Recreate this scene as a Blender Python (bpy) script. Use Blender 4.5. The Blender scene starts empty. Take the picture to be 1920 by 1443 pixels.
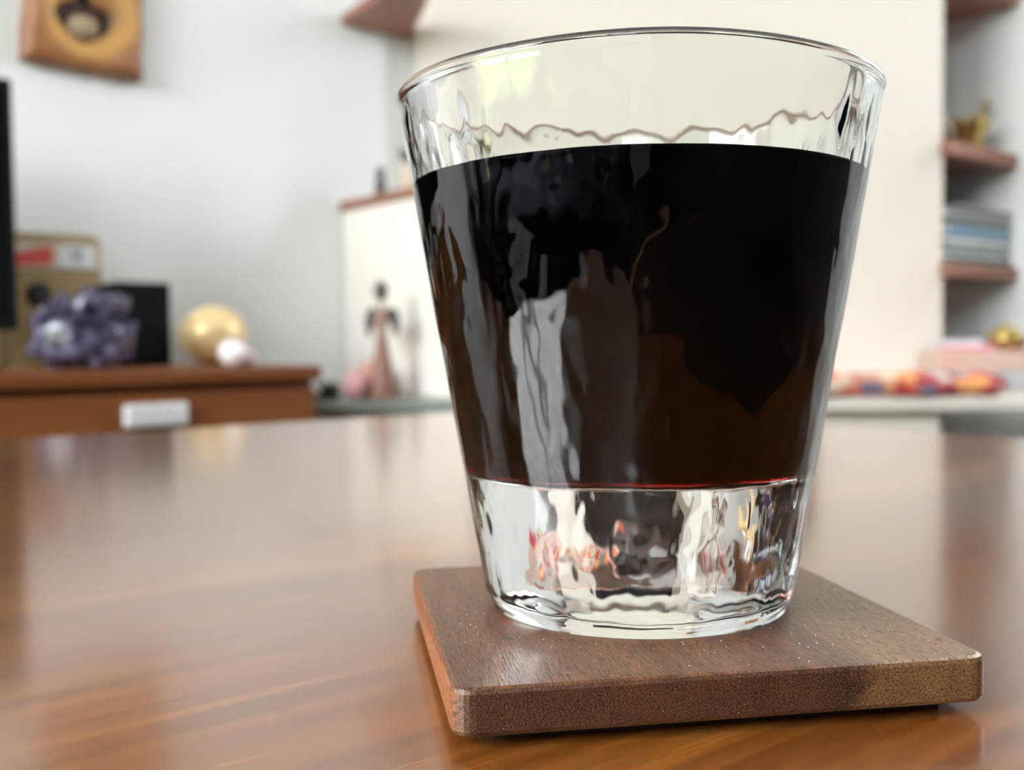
import bpy, bmesh, math, random
from math import sin, cos, pi, sqrt, radians
from mathutils import Vector, Matrix, noise

S = bpy.context.scene
COL = S.collection
random.seed(7)

# ------------------------------------------------------------------ camera
TABLE_Z = 0.45
CAM_Z = 0.5102
cam_d = bpy.data.cameras.new('camera')
cam = bpy.data.objects.new('camera', cam_d)
COL.objects.link(cam)
rt = Vector((0.7692, -0.6389, -0.0120)); up = Vector((0.0334, 0.0215, 0.9992)); fw = Vector((0.6381, 0.7690, -0.0379))
cam.matrix_world = Matrix(((rt.x, up.x, -fw.x, 0), (rt.y, up.y, -fw.y, 0), (rt.z, up.z, -fw.z, CAM_Z), (0, 0, 0, 1)))
cam_d.sensor_width = 36.0
cam_d.lens = 37.04
cam_d.clip_start = 0.01
cam_d.clip_end = 100
cam_d.dof.use_dof = True
cam_d.dof.focus_distance = 0.165
cam_d.dof.aperture_fstop = 17.0
S.camera = cam

# ------------------------------------------------------------------ world, light, exposure
S.view_settings.view_transform = 'Standard'
S.view_settings.look = 'None'
S.view_settings.gamma = 1.0
S.view_settings.use_curve_mapping = False
S.view_settings.exposure = 0.46
S.cycles.max_bounces = 18
S.cycles.transmission_bounces = 18
S.cycles.glossy_bounces = 8
S.cycles.diffuse_bounces = 5
S.cycles.sample_clamp_indirect = 6.0
S.cycles.blur_glossy = 0.3

W = bpy.data.worlds.new('overcast_sky')
S.world = W
W.use_nodes = True
bg = W.node_tree.nodes['Background']
bg.inputs['Color'].default_value = (0.92, 0.965, 1.0, 1)
bg.inputs['Strength'].default_value = 20.0

def portal(name, loc, rot, sx, sy):
    l = bpy.data.lights.new(name, 'AREA'); l.shape = 'RECTANGLE'; l.size = sx; l.size_y = sy
    l.cycles.is_portal = True
    o = bpy.data.objects.new(name, l); o.location = loc; o.rotation_euler = rot
    COL.objects.link(o)
sun_d = bpy.data.lights.new('sun', 'SUN'); sun_d.energy = 20; sun_d.angle = radians(.6); sun_d.color = (1, .93, .82)
sun = bpy.data.objects.new('sun', sun_d); COL.objects.link(sun)
sun.rotation_euler = Vector((.36, -.06, -.93)).to_track_quat('-Z', 'Y').to_euler()
# the two windows, left and right: daylight comes in through these
DOOR = (0.05, 1.46, 0.22, 2.15)      # y0 y1 z0 z1 in wall_left
WIN = (0.10, 0.72, 1.05, 2.10)       # in wall_right
ADDED_HIGH = (-2.00, -0.40, 1.78, 2.38)      # unseen window added high in wall_left to brighten the niche
XL, XR, YB, YF, ZC = -1.9, 2.439, 2.0, -2.4, 2.5
portal('left_window_daylight', (XL - 0.02, (DOOR[0] + DOOR[1]) / 2, (DOOR[2] + DOOR[3]) / 2), (0, radians(-90), 0), DOOR[3] - DOOR[2], DOOR[1] - DOOR[0])
portal('added_window_daylight', (XL - 0.02, (ADDED_HIGH[0] + ADDED_HIGH[1]) / 2, (ADDED_HIGH[2] + ADDED_HIGH[3]) / 2), (0, radians(-90), 0), ADDED_HIGH[3] - ADDED_HIGH[2], ADDED_HIGH[1] - ADDED_HIGH[0])
portal('right_window_daylight', (XR + 0.02, (WIN[0] + WIN[1]) / 2, (WIN[2] + WIN[3]) / 2), (0, radians(90), 0), WIN[3] - WIN[2], WIN[1] - WIN[0])

# ------------------------------------------------------------------ materials
class MT:
    def __init__(s, name):
        s.m = bpy.data.materials.new(name); s.m.use_nodes = True
        s.t = s.m.node_tree; s.b = s.t.nodes['Principled BSDF']; s.out = s.t.nodes['Material Output']
    def n(s, typ, **kw):
        nd = s.t.nodes.new(typ)
        for k, v in kw.items():
            if k.startswith('i_'):
                nd.inputs[k[2:].replace('_', ' ')].default_value = v
            else: setattr(nd, k, v)
        return nd
    def l(s, a, b): s.t.links.new(a, b)
    def set(s, **kw):
        for k, v in kw.items():
            k = k.replace('_', ' ')
            if isinstance(v, tuple) and len(v) == 3: v = (*v, 1)
            s.b.inputs[k].default_value = v
        return s
    def coords(s, scale=(1, 1, 1), rot=(0, 0, 0), kind='Object'):
        tc = s.n('ShaderNodeTexCoord'); mp = s.n('ShaderNodeMapping')
        mp.inputs['Scale'].default_value = scale; mp.inputs['Rotation'].default_value = rot
        s.l(tc.outputs[kind], mp.inputs['Vector']); return mp.outputs['Vector']
    def noise(s, vec, scale, detail=4, rough=.55, dist=0):
        nd = s.n('ShaderNodeTexNoise'); nd.inputs['Scale'].default_value = scale
        nd.inputs['Detail'].default_value = detail; nd.inputs['Roughness'].default_value = rough
        nd.inputs['Distortion'].default_value = dist
        s.l(vec, nd.inputs['Vector']); return nd.outputs['Fac']
    def ramp(s, fac, stops):
        r = s.n('ShaderNodeValToRGB'); e = r.color_ramp.elements
        while len(e) < len(stops): e.new(.5)
        for q, (p, c) in zip(e, stops):
            q.position = p; q.color = (*c, 1) if len(c) == 3 else c
        s.l(fac, r.inputs['Fac']); return r.outputs['Color']
    def mix(s, a, b, fac, mode='MIX'):
        x = s.n('ShaderNodeMix', data_type='RGBA', blend_type=mode)
        for val, sock in ((a, x.inputs[6]), (b, x.inputs[7]), (fac, x.inputs[0])):
            if hasattr(val, 'links'): s.l(val, sock)
            else: sock.default_value = (*val, 1) if isinstance(val, tuple) else val
        return x.outputs[2]
    def color(s, c): s.l(c, s.b.inputs['Base Color'])
    def bump(s, h, strength=.2, dist=.001):
        b = s.n('ShaderNodeBump'); b.inputs['Strength'].default_value = strength; b.inputs['Distance'].default_value = dist
        s.l(h, b.inputs['Height']); s.l(b.outputs['Normal'], s.b.inputs['Normal'])

def plain(name, col, rough=.5, **kw):
    m = MT(name); m.set(Roughness=rough, **kw)
    v = m.coords(); f = m.noise(v, 40, 3)
    m.color(m.mix(tuple(c * .93 for c in col), tuple(min(1, c * 1.05) for c in col), f))
    return m.m

def wall_mat(name, col):
    m = MT(name); m.set(Roughness=.9)
    v = m.coords(); f = m.noise(v, 3, 3); g = m.noise(v, 180, 4)
    m.color(m.mix(tuple(c * .975 for c in col), col, f)); m.bump(g, .08, .0006)
    return m.m

def wood(name, dark, light, scale=1.0, axis='X', rough=.35, coat=0.0, rot=0.0, spec=.5, pore=0.25):
    """streaky timber, grain along the object's own axis"""
    m = MT(name); m.set(Roughness=rough, Coat_Weight=coat, Coat_Roughness=.12, Specular_IOR_Level=spec)
    sc = {'X': (1.2, 22, 22), 'Y': (22, 1.2, 22), 'Z': (22, 22, 1.2)}[axis]
    v = m.coords(tuple(a * scale for a in sc), (0, 0, rot))
    a = m.noise(v, 1.0, 5, .6, .35)
    sc2 = {'X': (9, 420, 420), 'Y': (420, 9, 420), 'Z': (420, 420, 9)}[axis]
    v2 = m.coords(tuple(q * scale for q in sc2), (0, 0, rot))
    b = m.noise(v2, 1.0, 3, .6)
    c = m.ramp(a, [(.30, dark), (.70, light)])
    m.color(m.mix(c, tuple(q * .55 for q in dark), m.ramp(b, [(.50, (0, 0, 0)), (.8, (pore, pore, pore))])))
    m.bump(b, .06, .0002)
    return m.m

M = {}
M['white_wall'] = wall_mat('white_wall_paint', (.80, .81, .815))
M['cream_wall'] = wall_mat('cream_wall_paint', (.78, .722, .655))
M['light_wall'] = wall_mat('pale_wall_paint', (.85, .80, .74))
M['ceiling'] = wall_mat('ceiling_paint', (.86, .86, .84))
M['dark_wall'] = wall_mat('brown_wall_paint', (.045, .028, .022))
M['floor'] = wood('dark_floor_wood', (.035, .017, .009), (.060, .031, .016), .3, 'X', .6, spec=.2)
M['sofa'] = plain('navy_sofa_fabric', (.012, .016, .030), .9, Specular_IOR_Level=.1)
M['curtain'] = plain('brown_curtain_fabric', (.10, .055, .038), .9)
M['hedge'] = plain('hedge_leaves', (.13, .19, .035), .7)
M['paving'] = plain('balcony_paving', (.62, .61, .58), .8)
M['frame'] = plain('white_window_frame', (.8, .8, .8), .4)
M['cherry'] = wood('cherry_cabinet_wood', (.150, .046, .013), (.215, .075, .022), .5, 'X', .45, 0, spec=.3, pore=.2)
M['shelf_wood'] = wood('red_brown_shelf_wood', (.25, .098, .060), (.33, .140, .088), .6, 'X', .45, 0, pore=.2)
M['metal'] = plain('brushed_metal', (.74, .75, .76), .4, Metallic=.25)
M['black'] = plain('black_plastic', (.006, .007, .008), .6, Specular_IOR_Level=.2)
M['screen'] = plain('black_screen_glass', (.004, .006, .007), .12)
M['tan'] = plain('tan_box_lacquer', (.36, .255, .12), .5)
M['tan_pale'] = plain('tan_rim_lacquer', (.46, .35, .18), .5)
M['ivory'] = plain('ivory_panel', (.70, .62, .50), .5)
M['red'] = plain('red_print', (.62, .09, .07), .5)
M['ink'] = plain('grey_print', (.22, .20, .18), .6)
M['dark_hole'] = plain('dark_round_hole', (.02, .018, .015), .8)
M['gold'] = plain('gold_foil', (.84, .62, .32), .34, Metallic=.35)
M['brass'] = plain('old_brass', (.50, .36, .13), .30, Metallic=.9)
M['dark_brass'] = plain('dark_bronze', (.12, .095, .06), .35, Metallic=.8)
M['pearl'] = plain('pearl_white', (.86, .80, .84), .15)
M['pearl_pink'] = plain('pearl_pink', (.70, .50, .55), .3)
M['rose'] = plain('rose_quartz', (.62, .33, .35), .4, Subsurface_Weight=0.0)
M['salmon'] = plain('salmon_stone', (.62, .33, .25), .6)
M['dark_green'] = plain('dark_green_leaf', (.03, .045, .022), .5)
M['moss'] = plain('moss_green_leaf', (.085, .095, .05), .6)
M['cream_pot'] = plain('cream_ceramic', (.66, .54, .44), .5)
M['dark_fig'] = plain('dark_carving', (.06, .045, .045), .6)
M['fig_body'] = plain('figure_rose_brown', (.36, .21, .18), .5)
M['fig_skirt'] = plain('figure_skirt_brown', (.27, .13, .095), .5)
M['fig_head'] = plain('figure_dark_hair', (.13, .10, .085), .6)
M['slab'] = plain('grey_green_stone', (.24, .27, .24), .35)
M['pale_stone'] = plain('pale_grey_stone', (.60, .62, .58), .5)
M['riser'] = plain('pink_limed_wood', (.74, .52, .44), .5)
M['white_paper'] = plain('white_paper', (.84, .86, .89), .4)
M['blue_paper'] = plain('blue_paper', (.20, .45, .68), .35)
M['grey_paper'] = plain('grey_paper', (.16, .18, .20), .35)
M['dark_paper'] = plain('dark_paper', (.045, .05, .05), .35)
M['pink_paper'] = plain('pink_paper', (.72, .30, .36), .5)
M['red_cover'] = plain('red_cover', (.55, .05, .08), .5)
M['sage_paper'] = plain('sage_paper', (.30, .36, .30), .4)
M['dust'] = plain('pale_dust', (.85, .80, .74), .8)
M['pad'] = plain('dark_pad', (.02, .013, .01), .9)

# ------------------------------------------------------------------ object helpers
def link(name, me, mat, parent=None, smooth=False):
    o = bpy.data.objects.new(name, me); COL.objects.link(o)
    for mm in (mat if isinstance(mat, (list, tuple)) else [mat]): me.materials.append(mm)
    if smooth:
        for p in me.polygons: p.use_smooth = True
    if parent: o.parent = parent
    return o
def from_bm(name, bm, mat, parent=None, smooth=False):
    bmesh.ops.recalc_face_normals(bm, faces=bm.faces)
    me = bpy.data.meshes.new(name); bm.to_mesh(me); bm.free()
    return link(name, me, mat, parent, smooth)
def thing(name, label, cat, loc=(0, 0, 0), rz=0.0, group=None):
    o = bpy.data.objects.new(name, None); COL.objects.link(o); o.empty_display_size = .02
    o.location = loc; o.rotation_euler = (0, 0, rz)
    return tag(o, label, cat, group)
def tag(o, label, cat, group=None):
    o['label'] = label; o['category'] = cat
    if group: o['group'] = group
    return o
def structure(o): o['kind'] = 'structure'; return o

def box_bm(bm, x0, x1, y0, y1, z0, z1, bev=0.0, seg=2):
    v = [bm.verts.new(p) for p in ((x0, y0, z0), (x1, y0, z0), (x1, y1, z0), (x0, y1, z0), (x0, y0, z1), (x1, y0, z1), (x1, y1, z1), (x0, y1, z1))]
    f = [bm.faces.new([v[i] for i in q]) for q in ((3, 2, 1, 0), (4, 5, 6, 7), (0, 1, 5, 4), (1, 2, 6, 5), (2, 3, 7, 6), (3, 0, 4, 7))]
    if bev > 0:
        es = list({e for q in f for e in q.edges})
        bmesh.ops.bevel(bm, geom=es, offset=bev, segments=seg, profile=.5, affect='EDGES')
def box(name, x0, x1, y0, y1, z0, z1, mat, parent=None, bev=0.0, seg=2):
    bm = bmesh.new(); box_bm(bm, x0, x1, y0, y1, z0, z1, bev, seg)
    return from_bm(name, bm, mat, parent)
def prism_bm(bm, pts, z0, z1, bev=0.0, seg=2):
    a = [bm.verts.new((x, y, z0)) for x, y in pts]; b = [bm.verts.new((x, y, z1)) for x, y in pts]
    n = len(pts); fs = [bm.faces.new(a[::-1]), bm.faces.new(b)]
    for i in range(n): fs.append(bm.faces.new((a[i], a[(i + 1) % n], b[(i + 1) % n], b[i])))
    if bev > 0:
        es = list({e for q in fs for e in q.edges})
        bmesh.ops.bevel(bm, geom=es, offset=bev, segments=seg, profile=.5, affect='EDGES')
def prism(name, pts, z0, z1, mat, parent=None, bev=0.0, seg=2):
    bm = bmesh.new(); prism_bm(bm, pts, z0, z1, bev, seg)
    return from_bm(name, bm, mat, parent)
def lathe(name, prof, mat, parent=None, n=32, loc=(0, 0, 0), jitter=None, closed=True):
    bm = bmesh.new(); rings = []
    for r, z in prof:
        if r < 1e-6: rings.append([bm.verts.new((loc[0], loc[1], loc[2] + z))])
        else: rings.append([bm.verts.new((loc[0] + r * cos(2 * pi * i / n), loc[1] + r * sin(2 * pi * i / n), loc[2] + z)) for i in range(n)])
    for A, B in zip(rings, rings[1:]):
        for i in range(n):
            j = (i + 1) % n
            if len(A) == 1 and len(B) > 1: bm.faces.new((A[0], B[i], B[j]))
            elif len(B) == 1 and len(A) > 1: bm.faces.new((A[i], A[j], B[0]))
            elif len(A) > 1: bm.faces.new((A[i], A[j], B[j], B[i]))
    if closed:
        if len(rings[0]) > 1: bm.faces.new(rings[0][::-1])
        if len(rings[-1]) > 1: bm.faces.new(rings[-1])
    if jitter:
        for v in bm.verts:
            q = noise.noise(Vector(v.co) * jitter[0]); d = Vector((v.co.x - loc[0], v.co.y - loc[1], 0)) * q * jitter[1]; v.co += d
    return from_bm(name, bm, mat, parent, True)
def blob(name, loc, rad, mat, parent=None, sub=3, amp=.15, freq=25.0, seed=0.0, floor=None, smooth=True):
    bm = bmesh.new(); bmesh.ops.create_icosphere(bm, subdivisions=sub, radius=1.0)
    for v in bm.verts:
        d = v.co.normalized(); k = 1 + amp * noise.noise(d * freq * .1 + Vector((seed, seed, seed)))
        v.co = Vector((loc[0] + d.x * rad[0] * k, loc[1] + d.y * rad[1] * k, loc[2] + d.z * rad[2] * k))
        if floor is not None and v.co.z < floor: v.co.z = floor
    return from_bm(name, bm, mat, parent, smooth)
def tube_bm(bm, pts, rads, n=10):
    rings = []
    for i, p in enumerate(pts):
        p = Vector(p); t = (Vector(pts[min(i + 1, len(pts) - 1)]) - Vector(pts[max(i - 1, 0)])).normalized()
        a = t.cross(Vector((0, 0, 1)) if abs(t.z) < .9 else Vector((1, 0, 0))).normalized(); b = t.cross(a)
        rings.append([bm.verts.new(p + (a * cos(2 * pi * k / n) + b * sin(2 * pi * k / n)) * rads[i]) for k in range(n)])
    for A, B in zip(rings, rings[1:]):
        for k in range(n): bm.faces.new((A[k], A[(k + 1) % n], B[(k + 1) % n], B[k]))
    bm.faces.new(rings[0][::-1]); bm.faces.new(rings[-1])

def rounded_rect(x0, x1, y0, y1, r, n=8):
    p = []
    for cx, cy, a0 in ((x1 - r, y0 + r, -90), (x1 - r, y1 - r, 0), (x0 + r, y1 - r, 90), (x0 + r, y0 + r, 180)):
        for k in range(n + 1):
            a = radians(a0 + 90 * k / n); p.append((cx + r * cos(a), cy + r * sin(a)))
    return p

# ------------------------------------------------------------------ the room
structure(box('floor', XL - .2, XR + .2, YF - .2, YB + .2, -.10, 0, M['floor']))
structure(box('ceiling', XL - .2, XR + .2, YF - .2, YB + .2, ZC, ZC + .1, M['ceiling']))
structure(box('wall_back', XL - .2, XR + .2, YB, YB + .15, 0, ZC, M['white_wall']))
structure(box('wall_front', XL - .2, XR + .2, YF - .15, YF, 0, ZC, M['dark_wall']))
def wall_with_holes(name, x0, x1, holes, mat):
    bm = bmesh.new(); y = YF
    for y0, y1, z0, z1 in sorted(holes):
        box_bm(bm, x0, x1, y, y0, 0, ZC); box_bm(bm, x0, x1, y0, y1, z1, ZC); box_bm(bm, x0, x1, y0, y1, 0, z0); y = y1
    box_bm(bm, x0, x1, y, YB, 0, ZC)
    return structure(from_bm(name, bm, mat))
wall_with_holes('wall_left', XL - .12, XL, [DOOR, ADDED_HIGH], M['white_wall'])
wall_with_holes('wall_right', XR, XR + .12, [WIN], M['white_wall'])
def frame(name, x, hole, bars, w=.06, d=.05):
    root = bpy.data.objects.new(name, None); COL.objects.link(root); structure(root); root.location = (x, (hole[0] + hole[1]) / 2, hole[2])
    y0, y1, z0, z1 = hole; hw = (y1 - y0) / 2; H = z1 - z0
    for a, b, c, e in ((-hw, -hw + w, 0, H), (hw - w, hw, 0, H), (-hw + w, hw - w, 0, w), (-hw + w, hw - w, H - w, H)):
        box('frame_rail', -d / 2, d / 2, a, b, c, e, M['frame'], root, .004)
    for kind, t in bars:
        if kind == 'v': box('mullion', -d / 2, d / 2, -hw + t * 2 * hw - w / 2, -hw + t * 2 * hw + w / 2, w, H - w, M['frame'], root, .004)
        else: box('mullion', -d / 2, d / 2, -hw + w, hw - w, t * H - w / 2, t * H + w / 2, M['frame'], root, .004)
    return root
frame('window_2', XL - .06, DOOR, [('v', .5)], .07)
frame('added_window', XL - .06, ADDED_HIGH, [('v', .5)], .07)
frame('window_1', XR + .06, WIN, [('v', .5)], .06)
so = thing('sofa', 'low navy blue sofa under the left window', 'sofa', (-1.42, .05, 0))
box('base', -.42, .40, -.95, .95, .07, .24, M['sofa'], so, .02)
box('backrest', -.42, -.22, -.94, .94, .2405, .44, M['sofa'], so, .05, 3)
for s_ in (-1, 1): box('armrest', -.215, .40, min(s_ * .95, s_ * .80), max(s_ * .95, s_ * .80), .2405, .40, M['sofa'], so, .04, 3)
for k in range(2): box('seat_cushion', -.212, .41, -.795 + k * .798, -.003 + k * .798, .2405, .345, M['sofa'], so, .03, 3)
for lx in (-.38, .33):
    for ly in (-.9, .84): box('leg', lx, lx + .05, ly, ly + .05, 0, .0695, M['black'], so, .003)
cu = thing('curtain', 'brown pleated curtain hanging beside the left window', 'curtain', (XL + .07, 1.72, 0))
bm = bmesh.new(); cr = []
for j in range(5):
    z = .015 + j * (2.34 / 4); cr.append([])
    for i in range(81):
        u = i / 80; cr[-1].append(bm.verts.new((.035 * sin(u * 44) * (1 - .25 * j / 4) + .006 * sin(u * 13), (u - .5) * .46, z)))
for A, B in zip(cr, cr[1:]):
    for i in range(80): bm.faces.new((A[i], A[i + 1], B[i + 1], B[i]))
r = bmesh.ops.extrude_face_region(bm, geom=list(bm.faces))
for v in [g_ for g_ in r['geom'] if isinstance(g_, bmesh.types.BMVert)]: v.co.x += .003
from_bm('cloth', bm, M['curtain'], cu, True)
bm = bmesh.new(); tube_bm(bm, [(.0, -.28, 2.375), (.0, .26, 2.375)], [.012, .012], 12)
from_bm('rod', bm, M['dark_wall'], cu, True)
wd = thing('wardrobe', 'tall dark brown wardrobe standing against the right hand wall behind the viewer', 'wardrobe', (XR - .305, -1.35, 0))
box('body', -.28, .30, -.95, .95, 0, 2.2, M['dark_wall'], wd, .004)
for k in range(3): box('door', -.300, -.2805, -.94 + k * .63, -.32 + k * .63, .08, 2.15, M['dark_wall'], wd, .003)
structure(box('ground', XL - 12, XL - .13, -10, 10, -.12, -.02, M['paving']))

hd = thing('hedge', 'green leafy hedge outside the left window', 'hedge', (-4.6, 1.2, -.0195))
bm = bmesh.new(); bmesh.ops.create_grid(bm, x_segments=90, y_segments=30, size=1.0)
for v in bm.verts:
    u, w_ = v.co.x, v.co.y; a = (w_ + 1) * pi / 2
    p = Vector((-.45 * cos(a), u * 3.2, 1.35 * sin(a) ** .5))
    p += Vector((noise.noise(p * 5), noise.noise(p * 5 + Vector((9, 0, 0))), noise.noise(p * 5 + Vector((0, 9, 0))))) * .13 * min(1, p.z * 3)
    v.co = p
from_bm('foliage', bm, M['hedge'], hd)

# ------------------------------------------------------------------ fireplace corner on the right
CHIM = [(1.376, 1.995), (1.376, 1.905), (2.139, 1.142), (2.139, 1.995)]
structure(prism('wall_chimney', CHIM, 0, ZC, M['cream_wall']))
hw = structure(box('wall_half', 1.186, 1.255, 1.56, 1.995, .411, .803, M['light_wall']))
t = tag(box('mantel_cap', 1.178, 1.263, 1.55, 1.995, .803, .823, M['shelf_wood'], None, .002), 'thin red-brown wooden cap along the top of the low cream wall', 'shelf')
t = tag(prism('corner_shelf', [(1.193, 1.998), (1.170, 1.835), (1.155, 1.70), (1.218, 1.70), (1.2545, 1.768), (1.372, 1.998)], 1.204, 1.226, M['shelf_wood'], None, .002),
        'red-brown corner shelf high on the white wall, seen from below', 'shelf')
# hearth: stone slab on a cream base
tag(prism('hearth_slab', [(.985, 1.995), (.975, 1.735), (1.34, 1.37), (1.34, 1.555), (1.18, 1.555), (1.18, 1.995)], .386, .410, M['slab'], None, .003), 'grey-green stone hearth slab left of the glass carrying the small figure', 'hearth')
tag(prism('bench_top', [(1.343, 1.367), (1.90, .81), (2.13, 1.04), (2.13, 1.138), (1.41, 1.86), (1.259, 1.90), (1.259, 1.555), (1.343, 1.555)], .386, .410, M['cream_wall'], None, .003), 'cream masonry bench ledge in front of the chimney under the patterned cloth', 'bench')
structure(prism('trim_1', [(1.07, 1.995), (1.066, 1.714), (1.808, .972), (1.99, 1.15), (1.70, 1.50), (1.30, 1.995)], 0, .386, M['cream_wall']))

fi = thing('fireplace_insert', 'black fireplace insert in the cream chimney hidden behind the tumbler', 'fireplace', (1.722 - .0015, 1.559 - .0015, .4105), radians(-45))
box('surround', -.315, .315, -.022, 0, .36, .40, M['black'], fi, .003)
for s_ in (-1, 1): box('jamb', min(s_ * .315, s_ * .27), max(s_ * .315, s_ * .27), -.022, 0, 0, .3595, M['black'], fi, .003)
box('fire_glass', -.2695, .2695, -.012, -.004, .05, .3595, M['screen'], fi, .001)
box('door_rail', -.2695, .2695, -.020, 0, 0, .0495, M['dark_fig'], fi, .003)

# niche shelves on the right hand wall
def niche_shelf(z0, z1, label):
    return tag(prism('niche_shelf', [(2.437, 1.118), (2.437, 1.97), (2.142, 1.97), (2.142, 1.142), (2.124, 1.142), (2.124, 1.118)], z0, z1, M['shelf_wood'], None, .003),
               label, 'shelf', 'wooden shelves in the niche')
niche_shelf(1.264, 1.294, 'uppermost niche shelf right of the chimney, only its underside seen')
niche_shelf(.899, .929, 'middle niche shelf carrying the brass mortar')
niche_shelf(.645, .673, 'lower niche shelf carrying the pile of magazines')

# ------------------------------------------------------------------ table
TX0, TX1, TY0, TY1 = -.15, .645, -.03, .77
def clip(poly, n, d):   # keep points with n.p <= d
    out = []
    for i in range(len(poly)):
        a, b = poly[i], poly[(i + 1) % len(poly)]
        da = n[0] * a[0] + n[1] * a[1] - d; db = n[0] * b[0] + n[1] * b[1] - d
        if da <= 0: out.append(a)
        if da * db < 0:
            k = da / (da - db); out.append((a[0] + (b[0] - a[0]) * k, a[1] + (b[1] - a[1]) * k))
    return out
def table_wood(name, dark, light, off):
    m = MT(name); m.set(Roughness=.22, Specular_IOR_Level=.4, Coat_Weight=1.0, Coat_Roughness=.13, Coat_IOR=1.47)
    tc = m.n('ShaderNodeTexCoord'); mp = m.n('ShaderNodeMapping'); m.l(tc.outputs['Object'], mp.inputs['Vector'])
    mp.inputs['Rotation'].default_value = (0, 0, radians(7)); mp.inputs['Scale'].default_value = (2.2, 42, 42); mp.inputs['Location'].default_value = (off, off * 3, 0)
    a = m.noise(mp.outputs['Vector'], 1, 5, .62, .5)
    mp2 = m.n('ShaderNodeMapping'); m.l(tc.outputs['Object'], mp2.inputs['Vector'])
    mp2.inputs['Rotation'].default_value = (0, 0, radians(7)); mp2.inputs['Scale'].default_value = (14, 520, 520)
    b = m.noise(mp2.outputs['Vector'], 1, 4, .65)
    c = m.ramp(a, [(.30, dark), (.68, light)])
    mp4 = m.n('ShaderNodeMapping'); m.l(tc.outputs['Object'], mp4.inputs['Vector'])
    mp4.inputs['Rotation'].default_value = (0, 0, radians(7)); mp4.inputs['Scale'].default_value = (5, 260, 260)
    e = m.noise(mp4.outputs['Vector'], 1, 4, .6, .3)
    c = m.mix(c, tuple(q * .55 for q in dark), m.ramp(e, [(.40, (.70, .70, .70)), (.60, (0, 0, 0))]))
    c = m.mix(c, tuple(q * .40 for q in dark), m.ramp(b, [(.50, (0, 0, 0)), (.70, (.45, .45, .45))]))
    mp3 = m.n('ShaderNodeMapping'); m.l(tc.outputs['Object'], mp3.inputs['Vector'])
    mp3.inputs['Rotation'].default_value = (0, 0, radians(-18)); mp3.inputs['Scale'].default_value = (20, 900, 1)
    sc = m.noise(mp3.outputs['Vector'], 1, 1, .4)
    m.color(c)
    rg = m.n('ShaderNodeMapRange'); m.l(b, rg.inputs['Value']); rg.inputs['To Min'].default_value = .18; rg.inputs['To Max'].default_value = .30
    m.l(rg.outputs['Result'], m.b.inputs['Roughness'])
    m.bump(b, .04, .00008)
    return m.m
root = thing('coffee_table', 'glossy red-brown wooden table of wide boards under the coaster', 'table', (0, 0, 0))
outline = rounded_rect(TX0, TX1, TY0, TY1, .035)
ang = radians(-6.0); nx, ny = -sin(ang), cos(ang)
cuts = [-.30, -.16, -.02, .082, .200, .262, .305, .40, .52, .66]
tones = [((.250, .075, .014), (.370, .135, .030)), ((.265, .082, .016), (.385, .145, .034)), ((.235, .070, .013), (.350, .125, .028)), ((.215, .060, .010), (.345, .120, .026)),
         ((.255, .078, .016), (.375, .140, .032)), ((.235, .080, .022), (.320, .120, .034)), ((.310, .115, .028), (.430, .180, .050)), ((.240, .085, .022), (.335, .130, .036)), ((.26, .085, .02), (.37, .14, .034)),
         ((.24, .08, .02), (.34, .125, .03)), ((.26, .085, .02), (.37, .14, .034))]
# cut positions measured along the normal of the grain
lo = -9
for k, (d0, l0) in enumerate(tones):
    hi = cuts[k] if k < len(cuts) else 9
    p = clip(clip(outline, (nx, ny), hi), (-nx, -ny), -lo); lo = hi
    if len(p) < 3: continue
    q = []
    for a in p:
        if not q or (abs(a[0] - q[-1][0]) + abs(a[1] - q[-1][1])) > 1e-5: q.append(a)
    tint = lambda c: (c[0] * .80, c[1] * .74, c[2] * .55)
    prism('board', q, TABLE_Z - .028, TABLE_Z, table_wood('table_board_wood', tint(d0), tint(l0), k * 1.7), root)
LEGW = M['cherry']
box('apron', TX0 + .06, TX1 - .06, TY0 + .06, TY0 + .08, TABLE_Z - .1, TABLE_Z - .0285, LEGW, root, .002)
box('apron', TX0 + .06, TX1 - .06, TY1 - .08, TY1 - .06, TABLE_Z - .1, TABLE_Z - .0285, LEGW, root, .002)
for lx in (TX0 + .08, TX1 - .14):
    for ly in (TY0 + .085, TY1 - .145): box('leg', lx, lx + .06, ly, ly + .06, 0, TABLE_Z - .0285, LEGW, root, .004)

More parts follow.
